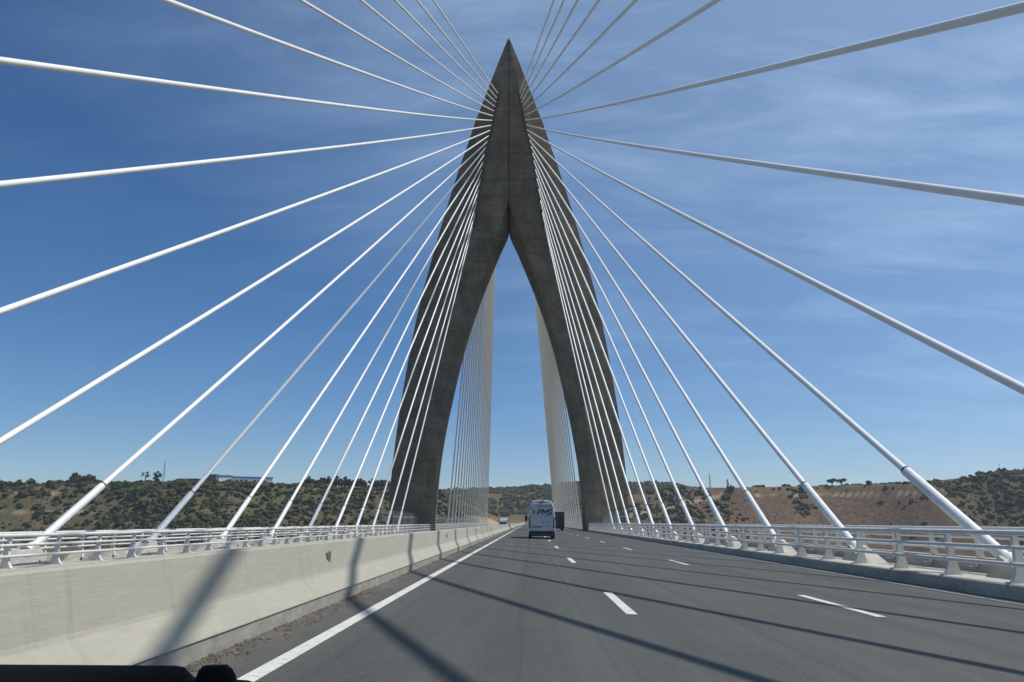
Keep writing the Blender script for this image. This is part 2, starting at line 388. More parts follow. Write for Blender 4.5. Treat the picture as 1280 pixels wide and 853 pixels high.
# ------------------------------------------------------------------ stay cables
ANZ = [73.62, 72.71, 71.89, 71.03, 70.17, 69.26, 68.38, 67.45, 66.48, 65.48, 64.41, 63.28, 62.0, 60.55, 58.95, 57.2, 55.3, 53.2, 51.0, 48.7]
XR, XL, Y00 = 10.33, -15.97, -54.74
pocket = MB().box((-.2, -.12, -.32), (.2, .5, .32)).mesh('anchor_pocket'); fixn(pocket); pocket.materials.append(TDARK)  # solid box; its dark colour stands in for the shaded hollow of a pocket
pedm = MB(); pedm.loft([[Vector((x, y, z)) for x, y, z in r] for r in ([(-.42, -1.1, 0), (.42, -1.1, 0), (.42, .75, 0), (-.42, .75, 0)], [(-.36, -.95, .12), (.36, -.95, .12), (.26, .3, .6), (-.26, .3, .6)])])
pedm = pedm.mesh('anchor_block'); fixn(pedm); pedm.materials.append(KERB)
def stay(k, side, far, label, group):
    ya = Y00 + 8 * k; xa = XR if side > 0 else XL
    Zt = ANZ[k]; ub = at(T_nose, Zt)
    top = Vector((XT + side * (ub - .02), DT, Zt)); a = Vector((xa, ya, -1.0))
    if far:
        ym = 2 * (DT + TT / 2); top.y = ym - top.y; a.y = ym - a.y
    t = thing('stay_cable', label, 'stay cable', (a.x, a.y, -1.3), 0, group)
    base = Vector((a.x, a.y, -1.3))
    L2 = (top - a).xy.length_squared; sag = 2.64e-5 * L2
    def P(s): return a + (top - a) * s - Vector((0, 0, sag * 4 * s * (1 - s))) - base
    s0 = 2.3 / (top.z - a.z)
    # guide pipe follows the line up to about 1.3 m above the road eye line, shorter for steep stays
    z_pipe = 2.3
    s0 = z_pipe / (top.z - a.z)
    for _ in range(6):
        zz = P(s0).z + base.z; s0 *= (z_pipe) / max(zz + 1.0, .2)
    seg = list(np.linspace(s0, 1, 14))
    MB().path([P(s) for s in seg], .135 if far else .098, 10).build('cable', WHITE, t)
    d = (P(s0) - P(0)).normalized()
    g0 = P(0) - d * .25
    MB().path([g0, P(s0 * .5), P(s0)], [.138, .136, .135], 14).build('guide_pipe', PIPE, t)
    MB().path([P(s0) - d * .01, P(s0) + d * .07], [.139, .122], 14).build('collar', RUB, t)
    MB().path([P(0) + d * .10, P(0) + d * .17], .25, 16).path([P(0) + d * .17, P(0) + d * .42], [.2, .185], 16).build('flange', PIPE, t)
    o = link('anchor_block', pedm, t);
    if far: o.rotation_euler = (0, 0, math.pi)
    dt = (P(1) - P(.97)).normalized()
    MB().path([P(1) - dt * 1.1, P(1) + dt * .1], [.12, .135], 10).build('tower_socket', PIPE, t)
for side in (-1, 1):
    sd_name = 'left' if side < 0 else 'right'
    for k in range(20):
        n = k + 1
        if k <= 8 if side > 0 else k <= 9:
            lab = 'white stay cable crossing the upper %s sky, %s counted down from the highest' % (sd_name, ORD[n])
        else:
            lab = 'white stay cable on the %s ending at the railing, %s counted out from the tower' % (sd_name, ORD[20 - k])
        stay(k, side, 0, lab, 'near stay cables fanning out from the tower')
        m_ = 20 - k
        lab = 'thin pale cable in the far %s fan between the legs, %s from the tower' % (sd_name, ORD[m_])
        stay(k, side, 1, lab, 'far stay cables behind the tower')
        for yy, rz in ((0, 0), (TT, math.pi)):
            p = link('anchor_pocket', pocket, tower, None, (side * (at(T_nose, ANZ[k]) - .22), yy, ANZ[k])); p.rotation_euler = (0, 0, rz)

# ------------------------------------------------------------------ picket fences by the tower legs
def picket(label, side):
    t = thing('picket_fence', label, 'fence', (XC, 0, -1.15))
    u0, u1 = 14.42, 16.2
    ya, yb = DT - 22, DT + 150
    posts = MB(); pk = MB(); rl = MB()
    def pick(x, y, dx, dy):
        pk.path([(side * x, y, .0), (side * x, y, 1.85)], .02, 4, False)
        pk.path([(side * x, y, 1.85), (side * (x + dx * .3), y + dy * .3, 2.55)], [.022, .01], 4, False)
    for y in np.arange(ya, yb, .8): pick(u0, y, 1, 0)
    for x in np.arange(u0, u1, .42): pick(x, ya, 0, -1); pick(x, yb, 0, 1)
    pk.build('pickets', FENCE, t, 'stuff')
    for z in (.3, 1.8):
        MB().path([(side * u1, ya, z), (side * u0, ya, z)], .045, 6).build('rail', FENCE, t)
        MB().path([(side * u0, ya, z), (side * u0, yb, z)], .045, 6).build('rail', FENCE, t)
    for x, y in [(u1, ya), (u0, ya)] + [(u0, y) for y in np.arange(ya + 4, yb, 6)]:
        MB().box((side * x - .04, y - .04, 0), (side * x + .04, y + .04, 1.95)).build('post', FENCE, t)
picket('pale picket fence with bent tips round the foot of the left tower leg', -1)
picket('pale picket fence with bent tips round the foot of the right tower leg', 1)
# dark slim post by the right leg
pt = thing('marker_post', 'dark slim post standing just left of the foot of the right tower leg', 'post', (XK + .55, DT + 12, -1.13))
MB().box((-.25, -.2, 0), (.25, .2, 1.95)).build('shaft', VBLK, pt); MB().box((-.3, -.25, 1.95), (.3, .25, 2.03)).build('cap', VBLK, pt)

# ------------------------------------------------------------------ vehicles
def wheel(parent, x, y, r, w, side):
    ty = MB().path([(x - w / 2, y, r), (x - w / 2 + .03, y, r), (x + w / 2 - .03, y, r), (x + w / 2, y, r)], [r * .93, r, r, r * .93], 20).build('wheel', VBLK, parent)
    MB().path([(x + side * (w / 2 - .02), y, r), (x + side * (w / 2 + .01), y, r)], r * .58, 14).build('rim', STEEL, ty)
    return ty
VW = [(.30, .90), (.36, .97), (.60, .995), (1.0, 1.0), (1.35, .99), (1.7, .965), (2.1, .915), (2.45, .855), (2.62, .80), (2.72, .70), (2.775, .55), (2.80, .3)]
def vring(y, hs=1.0, ws=1.0, ztop=None):
    pts = []
    for z, w in VW:
        zz = .3 + (z - .3) * hs
        pts.append((w * ws, zz))
    return [Vector((x, y, z)) for x, z in pts] + [Vector((-x, y, z)) for x, z in reversed(pts)]
van = thing('van', 'white high roofed panel van with dark PMS lettering on its rear doors', 'van', (1.0, 59.5, zroad(1.0)))
b = MB(); b.loft([vring(0.03, .985, .955), vring(.0 + .1, 1, .99), vring(.22), vring(4.4), vring(5.0, .96, .985), vring(5.75, .66, .96), vring(6.0, .5, .94), vring(6.6, .42, .88), vring(6.85, .28, .8)], True)
body = b.build('body', VANW, van)
def doorprof(x0, x1, zlo, zhi, y):
    zs = np.linspace(zlo, zhi, 12); lim = [float(np.interp(z, [q[0] for q in VW], [q[1] for q in VW])) * .955 - .05 for z in zs]
    s = 1 if x1 > x0 else -1
    A = [(x0, z) for z in zs]; B = [(s * min(abs(x1), l), z) for z, l in zip(zs, lim)]
    return [Vector((x, y, z)) for x, z in A] + [Vector((x, y, z)) for x, z in reversed(B)]
for s in (-1, 1):
    d = MB().loft([doorprof(s * .006, s * .95, .56, 2.56, .05), doorprof(s * .006, s * .95, .56, 2.56, -.02), doorprof(s * .02, s * .935, .575, 2.545, -.032)]).build('rear_door', VANW, van)
    for z in (.8, 1.55, 2.2):
        w = float(np.interp(z, [q[0] for q in VW], [q[1] for q in VW])) * .955
        MB().box((s * (w - .07) - .05, -.06, z), (s * (w - .07) + .05, -.03, z + .07)).build('hinge', VBLK, d)
    MB().box((s * .9 - .055, -.05, .78), (s * .9 + .055, .12, 1.32)).build('tail_lamp', LAMP, van)
    MB().box((s * .925 - .05, -.045, 1.33), (s * .925 + .035, .12, 1.52)).build('lamp_housing', VBLK, van)
    wheel(van, s * .86, .95, .34, .22, s); wheel(van, s * .86, 4.95, .34, .22, s)
    mm = MB().path([(s * .95, 5.0, 1.5), (s * 1.12, 4.97, 1.52)], .035, 6).box((s * 1.18 - .1, 4.9, 1.3), (s * 1.18 + .1, 5.06, 1.72)).build('mirror', VBLK, van)
    MB().box((s * 1.18 - .102, 5.0, 1.69), (s * 1.18 + .102, 5.1, 1.76)).build('mirror_cap', VANW, mm)
MB().box((.03, -.06, 1.18), (.16, -.03, 1.24)).build('door_handle', VBLK, van)
MB().box((-.94, -.12, .33), (.94, .1, .55)).box((-.7, -.16, .36), (.7, -.1, .5)).build('bumper', VBLK, van)
MB().box((-.3, -.045, .6), (.22, -.032, .71)).build('number_plate', PLATE, van)
MB().box((-.15, -.0, 2.60), (.15, .03, 2.66)).build('brake_light', LAMP, van)
MB().box((-.55, .6, 2.78), (-.2, 1.1, 2.83)).box((.15, .5, 2.78), (.45, 1.2, 2.84)).build('roof_vent', VANW, van)
MB().box((-.95, .2, .2), (.95, 6.4, .33)).build('chassis', VBLK, van)
def text3d(body_, size, x, z, mat, parent, shear=0., name='lettering', depth=.004, bold=.0, y=-.036):
    cu = bpy.data.curves.new(name, 'FONT'); cu.body = body_; cu.size = size; cu.shear = shear; cu.extrude = depth; cu.offset = bold
    cu.align_x = 'CENTER'; cu.align_y = 'CENTER'; cu.resolution_u = 3; cu.space_character = 1.12 if len(body_) < 5 else 1.0
    tmp = bpy.data.objects.new(name, cu); COL.objects.link(tmp)
    dg = bpy.context.evaluated_depsgraph_get(); me = bpy.data.meshes.new_from_object(tmp.evaluated_get(dg))
    bpy.data.objects.remove(tmp); me.materials.clear(); me.materials.append(mat)
    o = link(name, me, parent, None, (x, y, z)); o.rotation_euler = (math.pi / 2, 0, 0); return o
def stroke(b, pts, w, sh, x0, z0):
    for (xa, za), (xb, zb) in zip(pts[:-1], pts[1:]):
        dx, dz = xb - xa, zb - za; L = math.hypot(dx, dz); nx_, nz_ = -dz / L * w / 2, dx / L * w / 2; ex, ez = dx / L * w * .28, dz / L * w * .28
        q = [(xa - ex + nx_, za - ez + nz_), (xb + ex + nx_, zb + ez + nz_), (xb + ex - nx_, zb + ez - nz_), (xa - ex - nx_, za - ez - nz_)]
        b.loft([[Vector((x0 + x + sh * z, y, z0 + z)) for x, z in q] for y in (-.038, -.034)])
lt = {'P': [(0, 0), (0, .36), (.17, .36), (.235, .31), (.235, .22), (.17, .17), (0, .17)],
      'M': [(0, 0), (0, .36), (.15, .12), (.30, .36), (.30, 0)],
      'S': [(.24, .31), (.18, .36), (.06, .36), (0, .31), (0, .24), (.06, .19), (.18, .17), (.24, .12), (.24, .05), (.18, 0), (.06, 0), (0, .05)]}
for ch, x in (('P', -.29), ('M', .05), ('S', .45)):
    b = MB(); stroke(b, lt[ch], .085 if ch != 'M' else .075, .22, x, 1.76); b.build('lettering', NAVY, van)
def scrawl(x0, x1, z, h, mat, name='small_print', gap=.25, seed=1):
    r = random.Random(seed); b = MB(); x = x0
    while x < x1:
        w = r.uniform(.5, .95) * h
        if r.random() > gap:
            for q in range(2): 
                xx = x + q * w * .55; b.box((xx, -.038, z - h / 2), (xx + w * .22, -.034, z + h / 2 * r.uniform(.5, 1)))
            b.box((x, -.0385, z + r.choice((-.5, 0., .32)) * h), (x + w * .75, -.0345, z + r.choice((-.5, 0., .32)) * h + h * .2 + .012))
        x += w + h * .22
    return b.build(name, mat, van)
scrawl(-.5, .72, 2.36, .12, NAVY, gap=.08, seed=3)
scrawl(.32, .75, 1.22, .06, NAVY, seed=5); scrawl(.25, .6, .97, .07, NAVY, gap=.05, seed=6)
MB().box((-.72, -.038, .83), (.05, -.034, .90)).build('print_bar', NAVY, van)
MB().loft([[Vector((x, y, z)) for x, z in ((.22, 1.66), (.3, 1.57), (.4, 1.68), (.34, 1.68), (.3, 1.63), (.28, 1.68))] for y in (-.038, -.034)]).build('print_tick', NAVY, van)
MB().path([(-.66, -.037, 2.15), (-.58, -.037, 2.02), (-.64, -.037, 1.88), (-.56, -.037, 1.78)], .03, 6).path([(-.71, -.037, 1.9), (-.53, -.037, 1.98)], .025, 6).build('print_emblem', NAVY, van)
MB().path([(-.46, -.037, 1.98), (-.4, -.037, 1.88), (-.44, -.037, 1.76)], .03, 6).build('print_emblem', REDP, van)

tr = thing('box_truck', 'dark box truck ahead of the white van, partly hidden behind it', 'truck', (4.35, 124.5, zroad(4.35)))
MB().box((-1.25, 0, .55), (1.25, 5.2, 2.85)).build('box_body', TRUCKD, tr)
for s in (-1, 1):
    d = MB().box((s * .62 - .57, -.04, .72), (s * .62 + .57, .0, 2.72)).build('rear_door', TRUCKD, tr)
    MB().box((s * .15 - .02, -.07, .74), (s * .15 + .02, -.04, 2.7)).build('locking_bar', STEEL, d)
    wheel(tr, s * 1.0, 1.1, .42, .28, s); wheel(tr, s * 1.0, 5.9, .42, .28, s)
    MB().box((s * 1.05 - .12, -.05, .5), (s * 1.05 + .12, 0, .62)).build('tail_lamp', LAMP, tr)
MB().box((-1.15, .1, .4), (1.15, 7.0, .56)).box((-1.1, -.05, .3), (1.1, .05, .42)).build('chassis', VBLK, tr)
MB().loft([[Vector((x, y, z)) for x, z in ((-1.05, .5), (1.05, .5), (1.0, h), (-1.0, h))] for y, h in ((5.35, 2.35), (6.4, 2.35), (7.0, 1.5), (7.15, 1.0))]).build('cab', TRUCKD, tr)

ot = thing('oncoming_truck', 'small white truck coming the other way beyond the concrete barrier', 'truck', (-6.3, 200.0, zroad(-6.3)))
MB().loft([[Vector((x, y, z)) for x, z in ((-1.0, .45), (1.0, .45), (1.02, 1.2), (.92, h), (.8, h + .12), (-.8, h + .12), (-.92, h), (-1.02, 1.2))] for y, h in ((0, 1.3), (.12, 1.5), (.55, 2.1), (1.9, 2.15))]).build('cab', VANW, ot)
MB().loft([[Vector((-.85, .1, 1.42)), Vector((.85, .1, 1.42)), Vector((.78, .5, 2.0)), Vector((-.78, .5, 2.0))], [Vector((-.85, .16, 1.42)), Vector((.85, .16, 1.42)), Vector((.78, .56, 2.0)), Vector((-.78, .56, 2.0))]]).build('windscreen', GLASS, ot)
MB().box((-.75, -.04, .7), (.75, .02, 1.05)).build('grille', GRILLE, ot); MB().box((-1.0, -.1, .38), (1.0, .05, .66)).build('bumper', VBLK, ot)
MB().box((-1.05, 2.05, .8), (1.05, 5.6, 2.5)).build('box_body', VANW, ot)
for s in (-1, 1):
    MB().box((s * .85 - .12, -.05, .75), (s * .85 + .12, .0, 1.0)).build('headlight', PLATE, ot)
    MB().box((s * 1.2 - .1, .3, 1.3), (s * 1.2 + .1, .4, 1.75)).build('mirror', VBLK, ot)
    wheel(ot, s * .88, .9, .4, .25, s); wheel(ot, s * .88, 4.4, .4, .25, s)
MB().box((-.9, .3, .35), (.9, 5.5, .5)).build('chassis', VBLK, ot)

# ------------------------------------------------------------------ dashboard of the car the picture is taken from
da = thing('car_dashboard', 'black car dashboard edge at the bottom left, out of focus', 'dashboard', (0, .64, -.303))
def dashloft(name, prof, xs, n=1):
    MB().loft([[Vector((x, y, zt + dz if dz > -.2 else dz)) for y, dz in prof] for x, zt in xs], True).build(name, DASH, da)
dashloft('dash_top', ((-.06, -.35), (-.06, -.04), (.03, -.012), (.07, -.001), (.085, -.001), (.12, -.02), (.25, -.09), (.25, -.35)),
         ((-1.05, .1715), (-.45, .1715), (-.285, .172), (-.245, .1695), (-.225, .163), (-.15, .14), (.35, .12)))
dashloft('instrument_cowl', ((.02, -.22), (.02, -.03), (.06, -.003), (.075, 0), (.085, -.001), (.12, -.02), (.19, -.06), (.19, -.22)),
         ((-1.05, .178), (-.5, .1818), (-.31, .1814), (-.302, .180), (-.299, .172), (-.2985, .16)))
dashloft('vent_knob', ((.052, -.1), (.052, -.006), (.056, 0), (.066, 0), (.07, -.005), (.07, -.1)),
         ((-.2793, .168), (-.2785, .180), (-.2755, .1842), (-.258, .1846), (-.253, .1815), (-.2495, .176), (-.2465, .166)))

# ------------------------------------------------------------------ terrain
def vnoise(x, y, seed):
    xi, yi = np.floor(x).astype(int), np.floor(y).astype(int); xf, yf = x - xi, y - yi
    def hsh(a, b_):
        n = (a * 374761393 + b_ * 668265263 + seed * 974711) & 0x7fffffff
        n = ((n ^ (n >> 13)) * 1274126177) & 0x7fffffff
        return ((n ^ (n >> 16)) & 0xffff) / 65535.0
    u, v = xf * xf * (3 - 2 * xf), yf * yf * (3 - 2 * yf)
    return (hsh(xi, yi) * (1 - u) + hsh(xi + 1, yi) * u) * (1 - v) + (hsh(xi, yi + 1) * (1 - u) + hsh(xi + 1, yi + 1) * u) * v
def fbm(x, y, seed, o=4):
    s, a, t = 0, 1, 0
    for i in range(o): s = s + a * vnoise(x * 2 ** i, y * 2 ** i, seed + i); t += a; a *= .5
    return s / t
RX = np.array([-2000, -900, -420, -318, -246, -160, -100, -60, -34, 25, 45, 66, 97, 125, 195, 260, 285, 330, 420, 900, 2500.])
RZ = np.array([22, 24, 18.5, 18, 21.5, 21.5, 19, 18.5, 6, 5, 13, 17, 21.5, 21.5, 23, 23.5, 28, 30.5, 33, 30, 30.])
def ridge(x): return np.interp(x, RX, RZ)
def ridgey(x): return 470 + 22 * np.sin(x * .011 + 1) + np.clip(x, 0, 200) * .22
def height(x, y):
    x = np.asarray(x, float); y = np.asarray(y, float)
    n = fbm(x / 60 + 50, y / 60 + 50, 3) - .5
    n2 = fbm(x / 14 + 50, y / 14 + 50, 9, 3) - .5
    zr = ridge(x); yr = ridgey(x) + n * 40
    s = np.clip((y - (yr - 175)) / 175, 0, 1)
    prof = s ** 1.12
    z = -82 + (zr + 82) * prof
    z = z + (n * 9 + n2 * 2.6) * np.clip(s * 4, 0, 1) * np.clip((1.0 - s) * 4, .1, 1)
    gl = np.abs(fbm(x / 22 + 9, y / 90 + 3, 77, 3) - .5); z = z - np.clip(.09 - gl, 0, .09) * 12 * np.clip(s * 3, 0, 1) * np.clip((.97 - s) * 6, 0, 1)
    z = z + np.clip(y - yr, 0, 4000) * .004
    # embankment and cutting that carry the road off the bridge
    ax_ = np.abs(x - XC)
    emb = -1.7 - np.clip(ax_ - 21, 0, None) * .55 - np.clip(306 - y, 0, None) * 1.1
    z = np.maximum(z, np.maximum(emb, -82))
    cut = -1.7 + np.clip(ax_ - 21, 0, None) * .5 + np.clip(y - 690, 0, None) * .4 + np.abs(n2) * np.clip(ax_ - 21, 0, 3)
    cut = np.where(y > 300, cut, 1e9)
    z = np.minimum(z, cut)
    # distant wooded hill closing the view
    hc = np.clip((y - 700) / 190, 0, 1); hill = -2 + 39 * hc * hc * (3 - 2 * hc) + n * 8 * hc + 4 * hc * np.sin(x / 70.)
    hill = hill * np.clip((420 - np.abs(x + 10)) / 250, .3, 1)
    z = np.where(y > 690, np.maximum(z, hill), z)
    # near bank behind the camera side
    nb = -82 + np.clip((-150 - y) / 160, 0, 1) * 76
    z = np.where(y < -140, np.maximum(np.where(y < -140, nb, z), -82), z)
    return z
def axis(parts):
    return np.unique(np.concatenate([np.linspace(a, b_, n) for a, b_, n in parts]))
gx = axis([(-6000, -1000, 10), (-1000, -450, 45), (-450, 450, 270), (450, 1000, 45), (1000, 6000, 10)])
gy = axis([(-3000, -320, 8), (-320, 250, 36), (250, 560, 130), (560, 950, 60), (950, 9000, 14)])
GX, GY = np.meshgrid(gx, gy); GZ = height(GX, GY)
nx, ny = len(gx), len(gy)
def npmesh(name, v, q, attrs=None, smooth=True):
    me = bpy.data.meshes.new(name); k = q.shape[1]
    me.vertices.add(len(v)); me.vertices.foreach_set('co', v.astype(np.float32).ravel())
    me.loops.add(q.size); me.loops.foreach_set('vertex_index', q.astype(np.int32).ravel())
    me.polygons.add(len(q)); me.polygons.foreach_set('loop_start', np.arange(0, q.size, k, dtype=np.int32)); me.polygons.foreach_set('loop_total', np.full(len(q), k, np.int32))
    me.polygons.foreach_set('use_smooth', np.full(len(q), smooth))
    for nme, val in (attrs or {}).items():
        a = me.attributes.new(nme, 'FLOAT', 'POINT'); a.data.foreach_set('value', val.astype(np.float32).ravel())
    me.update(); me.validate(); return me
idx = np.arange(nx * ny).reshape(ny, nx)
quads = np.stack([idx[:-1, :-1], idx[:-1, 1:], idx[1:, 1:], idx[1:, :-1]], -1).reshape(-1, 4)
# soil map: 1 = bare reddish cut, 0 = dry grass scrub
bare = np.clip((GX - 45) / 30, 0, 1) * np.clip((270 - GX) / 50, 0, 1) * np.clip((GY - 250) / 30, 0, 1) * np.clip((ridgey(GX) - 4 - GY) / 8, 0, 1)
bare = bare * np.clip(.55 + 1.4 * fbm(GX / 45, GY / 45, 21), 0, 1)
sand = np.clip((34 - np.abs(GX - XC)) / 8, 0, 1) * np.clip((GY - 290) / 10, 0, 1) * np.clip((700 - GY) / 40, 0, 1)
# dirt tracks along the slopes
def track(zt, lo, hi, w): return np.clip(1 - np.abs(GZ - zt) / w, 0, 1) * ((GX > lo) & (GX < hi)) * (GY < ridgey(GX)) * (GY > 260)
trk = np.maximum(track(16 + (GX - 110) * .01, 120, 250, .8), track(4 + (GX - 60) * .2, 60, 124, 1.7))
trk = np.maximum(trk, track(15.5, -400, -265, .8)); trk = np.maximum(trk, track(1.8 + (GX + 318) * .12, -400, -290, .9)); trk = np.maximum(trk, track(5.2, -300, -235, .6))
terr = npmesh('terrain', np.stack([GX.ravel(), GY.ravel(), GZ.ravel()], -1), quads, dict(bare=bare, sand=np.maximum(sand, np.clip(trk * 1.5, 0, 1))))
m = Mat('hillside_soil', (.105, .092, .05), .95, 0, .1)
g = m.geo()
m.mix(m.ramp(m.noise(m.geo((.03, .03, .03)), 1, 6, .65), .44, .66), (.165, .105, .058))
m.mix(m.ramp(m.noise(m.geo((.11, .11, .11)), 1, 6, .7), .46, .64), (.085, .085, .04))
m.mix(m.scale(m.ramp(m.noise(m.geo((.5, .5, .5)), 1, 4, .7), .5, .65), .7), (.05, .055, .026))
at1 = m.n('ShaderNodeAttribute', attribute_name='bare'); c2 = m.c
red = m.ramp(m.noise(m.geo((.06, .06, .2)), 1, 7, .7), .35, .68, (.125, .085, .06), (.185, .105, .07))
m.mix(at1.outputs['Fac'], red)
m.mix(m.mul(at1.outputs['Fac'], m.scale(m.ramp(m.noise(m.geo((.05, .012, .05)), 1, 5, .7), .5, .62), .6)), (.14, .12, .075))
m.mix(m.mul(at1.outputs['Fac'], m.scale(m.ramp(m.noise(m.geo((.35, .35, .6)), 1, 6, .8), .46, .58), .9)), (.055, .05, .034))
at2 = m.n('ShaderNodeAttribute', attribute_name='sand')
m.mix(at2.outputs['Fac'], m.ramp(m.noise(m.geo((.15, .15, .15)), 1, 5, .7), .3, .7, (.36, .3, .21), (.3, .2, .115)))
m.bump(m.noise(m.geo((.6, .6, .6)), 1, 5, .7), .7, .8)
terr.materials.append(m.done()); link('terrain', terr, None, 'structure')

# ------------------------------------------------------------------ scrub and trees
ml = Mat('scrub_leaves', (.027, .038, .015), .85, 0, .15)
a_ = ml.n('ShaderNodeAttribute', attribute_name='tint')
ml.mix(ml.ramp(a_.outputs['Fac'], .0, .6), (.055, .062, .028)); ml.mix(ml.ramp(a_.outputs['Fac'], .6, 1.), (.1, .088, .04))
ml.mix(ml.scale(ml.ramp(ml.noise(ml.geo((1, 1, 1)), 1.1, 4, .7), .45, .65), .6), (.02, .028, .013))
ml.b.inputs['Subsurface Weight'].default_value = 0
SCRUB = ml.done()
def ico(sub=1):
    import bmesh
    bm = bmesh.new(); bmesh.ops.create_icosphere(bm, subdivisions=sub, radius=1)
    v = np.array([p.co[:] for p in bm.verts]); f = np.array([[q.index for q in p.verts] for p in bm.faces]); bm.free(); return v, f
IV, IF = ico(2)
def clumps(name, px, py, rad, zs, label_kind='stuff', lift=.25, mat=None):
    n = len(px); V = np.empty((n, len(IV), 3)); T = np.empty((n, len(IV)))
    pz = height(px, py)
    for i in range(n):
        j = 1 + (rng.random(len(IV)) - .5) * .75
        v = IV * j[:, None] * np.array([rad[i], rad[i], rad[i] * zs[i]])
        a = rng.random() * 6.28; c, s = math.cos(a), math.sin(a)
        v = np.stack([v[:, 0] * c - v[:, 1] * s, v[:, 0] * s + v[:, 1] * c, v[:, 2]], -1)
        V[i] = v + np.array([px[i], py[i], pz[i] + rad[i] * zs[i] * lift]); T[i] = np.clip(rng.random() * .8 + (rng.random(len(IV)) - .5) * .35, 0, 1)
    F = (IF[None] + (np.arange(n) * len(IV))[:, None, None]).reshape(-1, 3)
    me = npmesh(name, V.reshape(-1, 3), F, dict(tint=T), False); me.materials.append(mat or SCRUB)
    return link(name, me, None, label_kind)
# scrub on both banks
def scrubfield(name, N, x0, x1, y0, y1, kl, kr, rlo, rhi, big, low=.012):
    px = rng.uniform(x0, x1, N); py = rng.uniform(y0, y1, N)
    z = height(px, py); ry = ridgey(px)
    den = np.clip(.5 + .9 * np.clip((fbm(px / 45, py / 28, 31) - .42) * 4, 0, 1), 0, 1) * kl
    den = np.where((px < -225) & (z < 14), den * .55, den); den = np.where((px < -265) & (z < 7), den * .3, den)
    dr = low + .9 * np.clip((fbm(px / 30, py / 45, 41) - .56) * 8, 0, 1)
    dr = np.where((px > 45) & (px < 130) & (z < 12), np.maximum(dr, .6), dr)
    dr = np.where((px > 165) & (fbm(px / 16, py / 30, 47) > .58), np.maximum(dr, .45), dr)
    dr = np.where(px > 215, np.maximum(dr, np.clip((px - 205) / 60, 0, 1) * np.clip(.35 + 4 * (fbm(px / 30, py / 30, 43) - .42), .15, 1)), dr) * kr
    den = np.where(px >= 20, dr, den)
    keep = (rng.random(N) < den) & (z > -12) & ((py < ry + 12) | (np.abs(px - XC) < 90)) & (np.abs(px - XC) > 31)
    px, py = px[keep], py[keep]
    rad = rng.uniform(rlo, rhi, len(px)) * np.where(rng.random(len(px)) < big, 1.6, 1)
    return clumps(name, px, py, rad, rng.uniform(.5, .85, len(px)))
scrubfield('scrub', 60000, -470, 470, 290, 530, 1.2, .55, .6, 1.8, .08)
scrubfield('outer_scrub', 9000, -1000, -440, 300, 560, .9, 0, .8, 2.2, .1)
scrubfield('outer_scrub', 9000, 440, 1000, 300, 600, 0, .8, .8, 2.2, .1)
IV, IF = ico(1)
scrubfield('low_scrub', 60000, -470, 470, 290, 530, .45, .5, .3, .75, .05, .07)
scrubfield('verge_scrub', 5000, -110, 100, 500, 700, .9, .8, .5, 1.6, .1)
IV, IF = ico(2)
# wooded hill far behind
N = 9000
px = rng.uniform(-380, 380, N); py = rng.uniform(700, 930, N)
keep = (fbm(px / 60, py / 60, 51) > .36)
px, py = px[keep], py[keep]
clumps('far_woodland', px, py, rng.uniform(1.4, 3.2, len(px)), rng.uniform(.7, 1.1, len(px)))

BARK = simple('tree_bark', (.07, .055, .04), .9)
mt = Mat('tree_leaves', (.03, .045, .018), .8, 0, .15)
a_ = mt.n('ShaderNodeAttribute', attribute_name='tint'); mt.mix(mt.ramp(a_.outputs['Fac'], 0, 1), (.075, .085, .035))
LEAF = mt.done()
def crownmesh(name, h0, h1, r, nc, leaves, size, seed, flat=1.0, cone=0.):
    R_ = np.random.default_rng(seed); P = []
    for i in range(nc):
        d = R_.normal(size=3); d /= np.linalg.norm(d); d *= R_.uniform(.25, 1) ** .6
        tz = (d[2] + 1) / 2; rr = r * (1 - cone * tz)
        c = np.array([d[0] * rr, d[1] * rr, h0 + (h1 - h0) * tz]); cr_ = r * R_.uniform(.22, .42) * (1 - .6 * cone * tz)
        q = R_.normal(size=(leaves, 3)); q /= np.linalg.norm(q, axis=1)[:, None]; q *= cr_ * R_.uniform(.5, 1.05, (leaves, 1)); q[:, 2] *= .75 * flat
        P.append(c + q)
    P = np.concatenate(P); n = len(P)
    a = R_.normal(size=(n, 3)); a /= np.linalg.norm(a, axis=1)[:, None]; b_ = np.cross(a, R_.normal(size=(n, 3))); b_ /= np.linalg.norm(b_, axis=1)[:, None]
    s = size * R_.uniform(.6, 1.4, (n, 1))
    V = np.stack([P + a * s, P + b_ * s * .6, P - a * s, P - b_ * s * .6], 1).reshape(-1, 3)
    q = np.arange(n * 4).reshape(-1, 4)
    me = npmesh(name, V, q, dict(tint=np.repeat(R_.random(n), 4)), False); me.materials.append(LEAF); return me
def trunkmesh(h, r, limbs, seed, top):
    R_ = random.Random(seed); b = MB(); b.path([(0, 0, -.6), (.05, 0, h * .5), (R_.uniform(-.2, .2), .1, h)], [r * 1.3, r, r * .6], 7)
    for i in range(limbs):
        a = 6.28 * i / limbs + R_.random(); z = h * R_.uniform(.6, 1)
        b.path([(0, 0, z), (math.cos(a) * top * .35, math.sin(a) * top * .35, z + top * .45), (math.cos(a) * top * .6, math.sin(a) * top * .6, z + top * .9)], [r * .5, r * .35, r * .12], 5)
    me = b.mesh('trunk'); fixn(me); me.materials.append(BARK); return me
KINDS = [
    (trunkmesh(1.6, .22, 4, 1, 2.0), crownmesh('crown', 1.2, 5.6, 2.6, 26, 34, .42, 1)),
    (trunkmesh(1.2, .2, 4, 2, 1.6), crownmesh('crown', .6, 4.2, 2.8, 26, 34, .42, 2, .9)),
    (trunkmesh(2.2, .22, 4, 3, 2.2), crownmesh('crown', 1.4, 7.0, 2.3, 24, 34, .42, 3)),
]
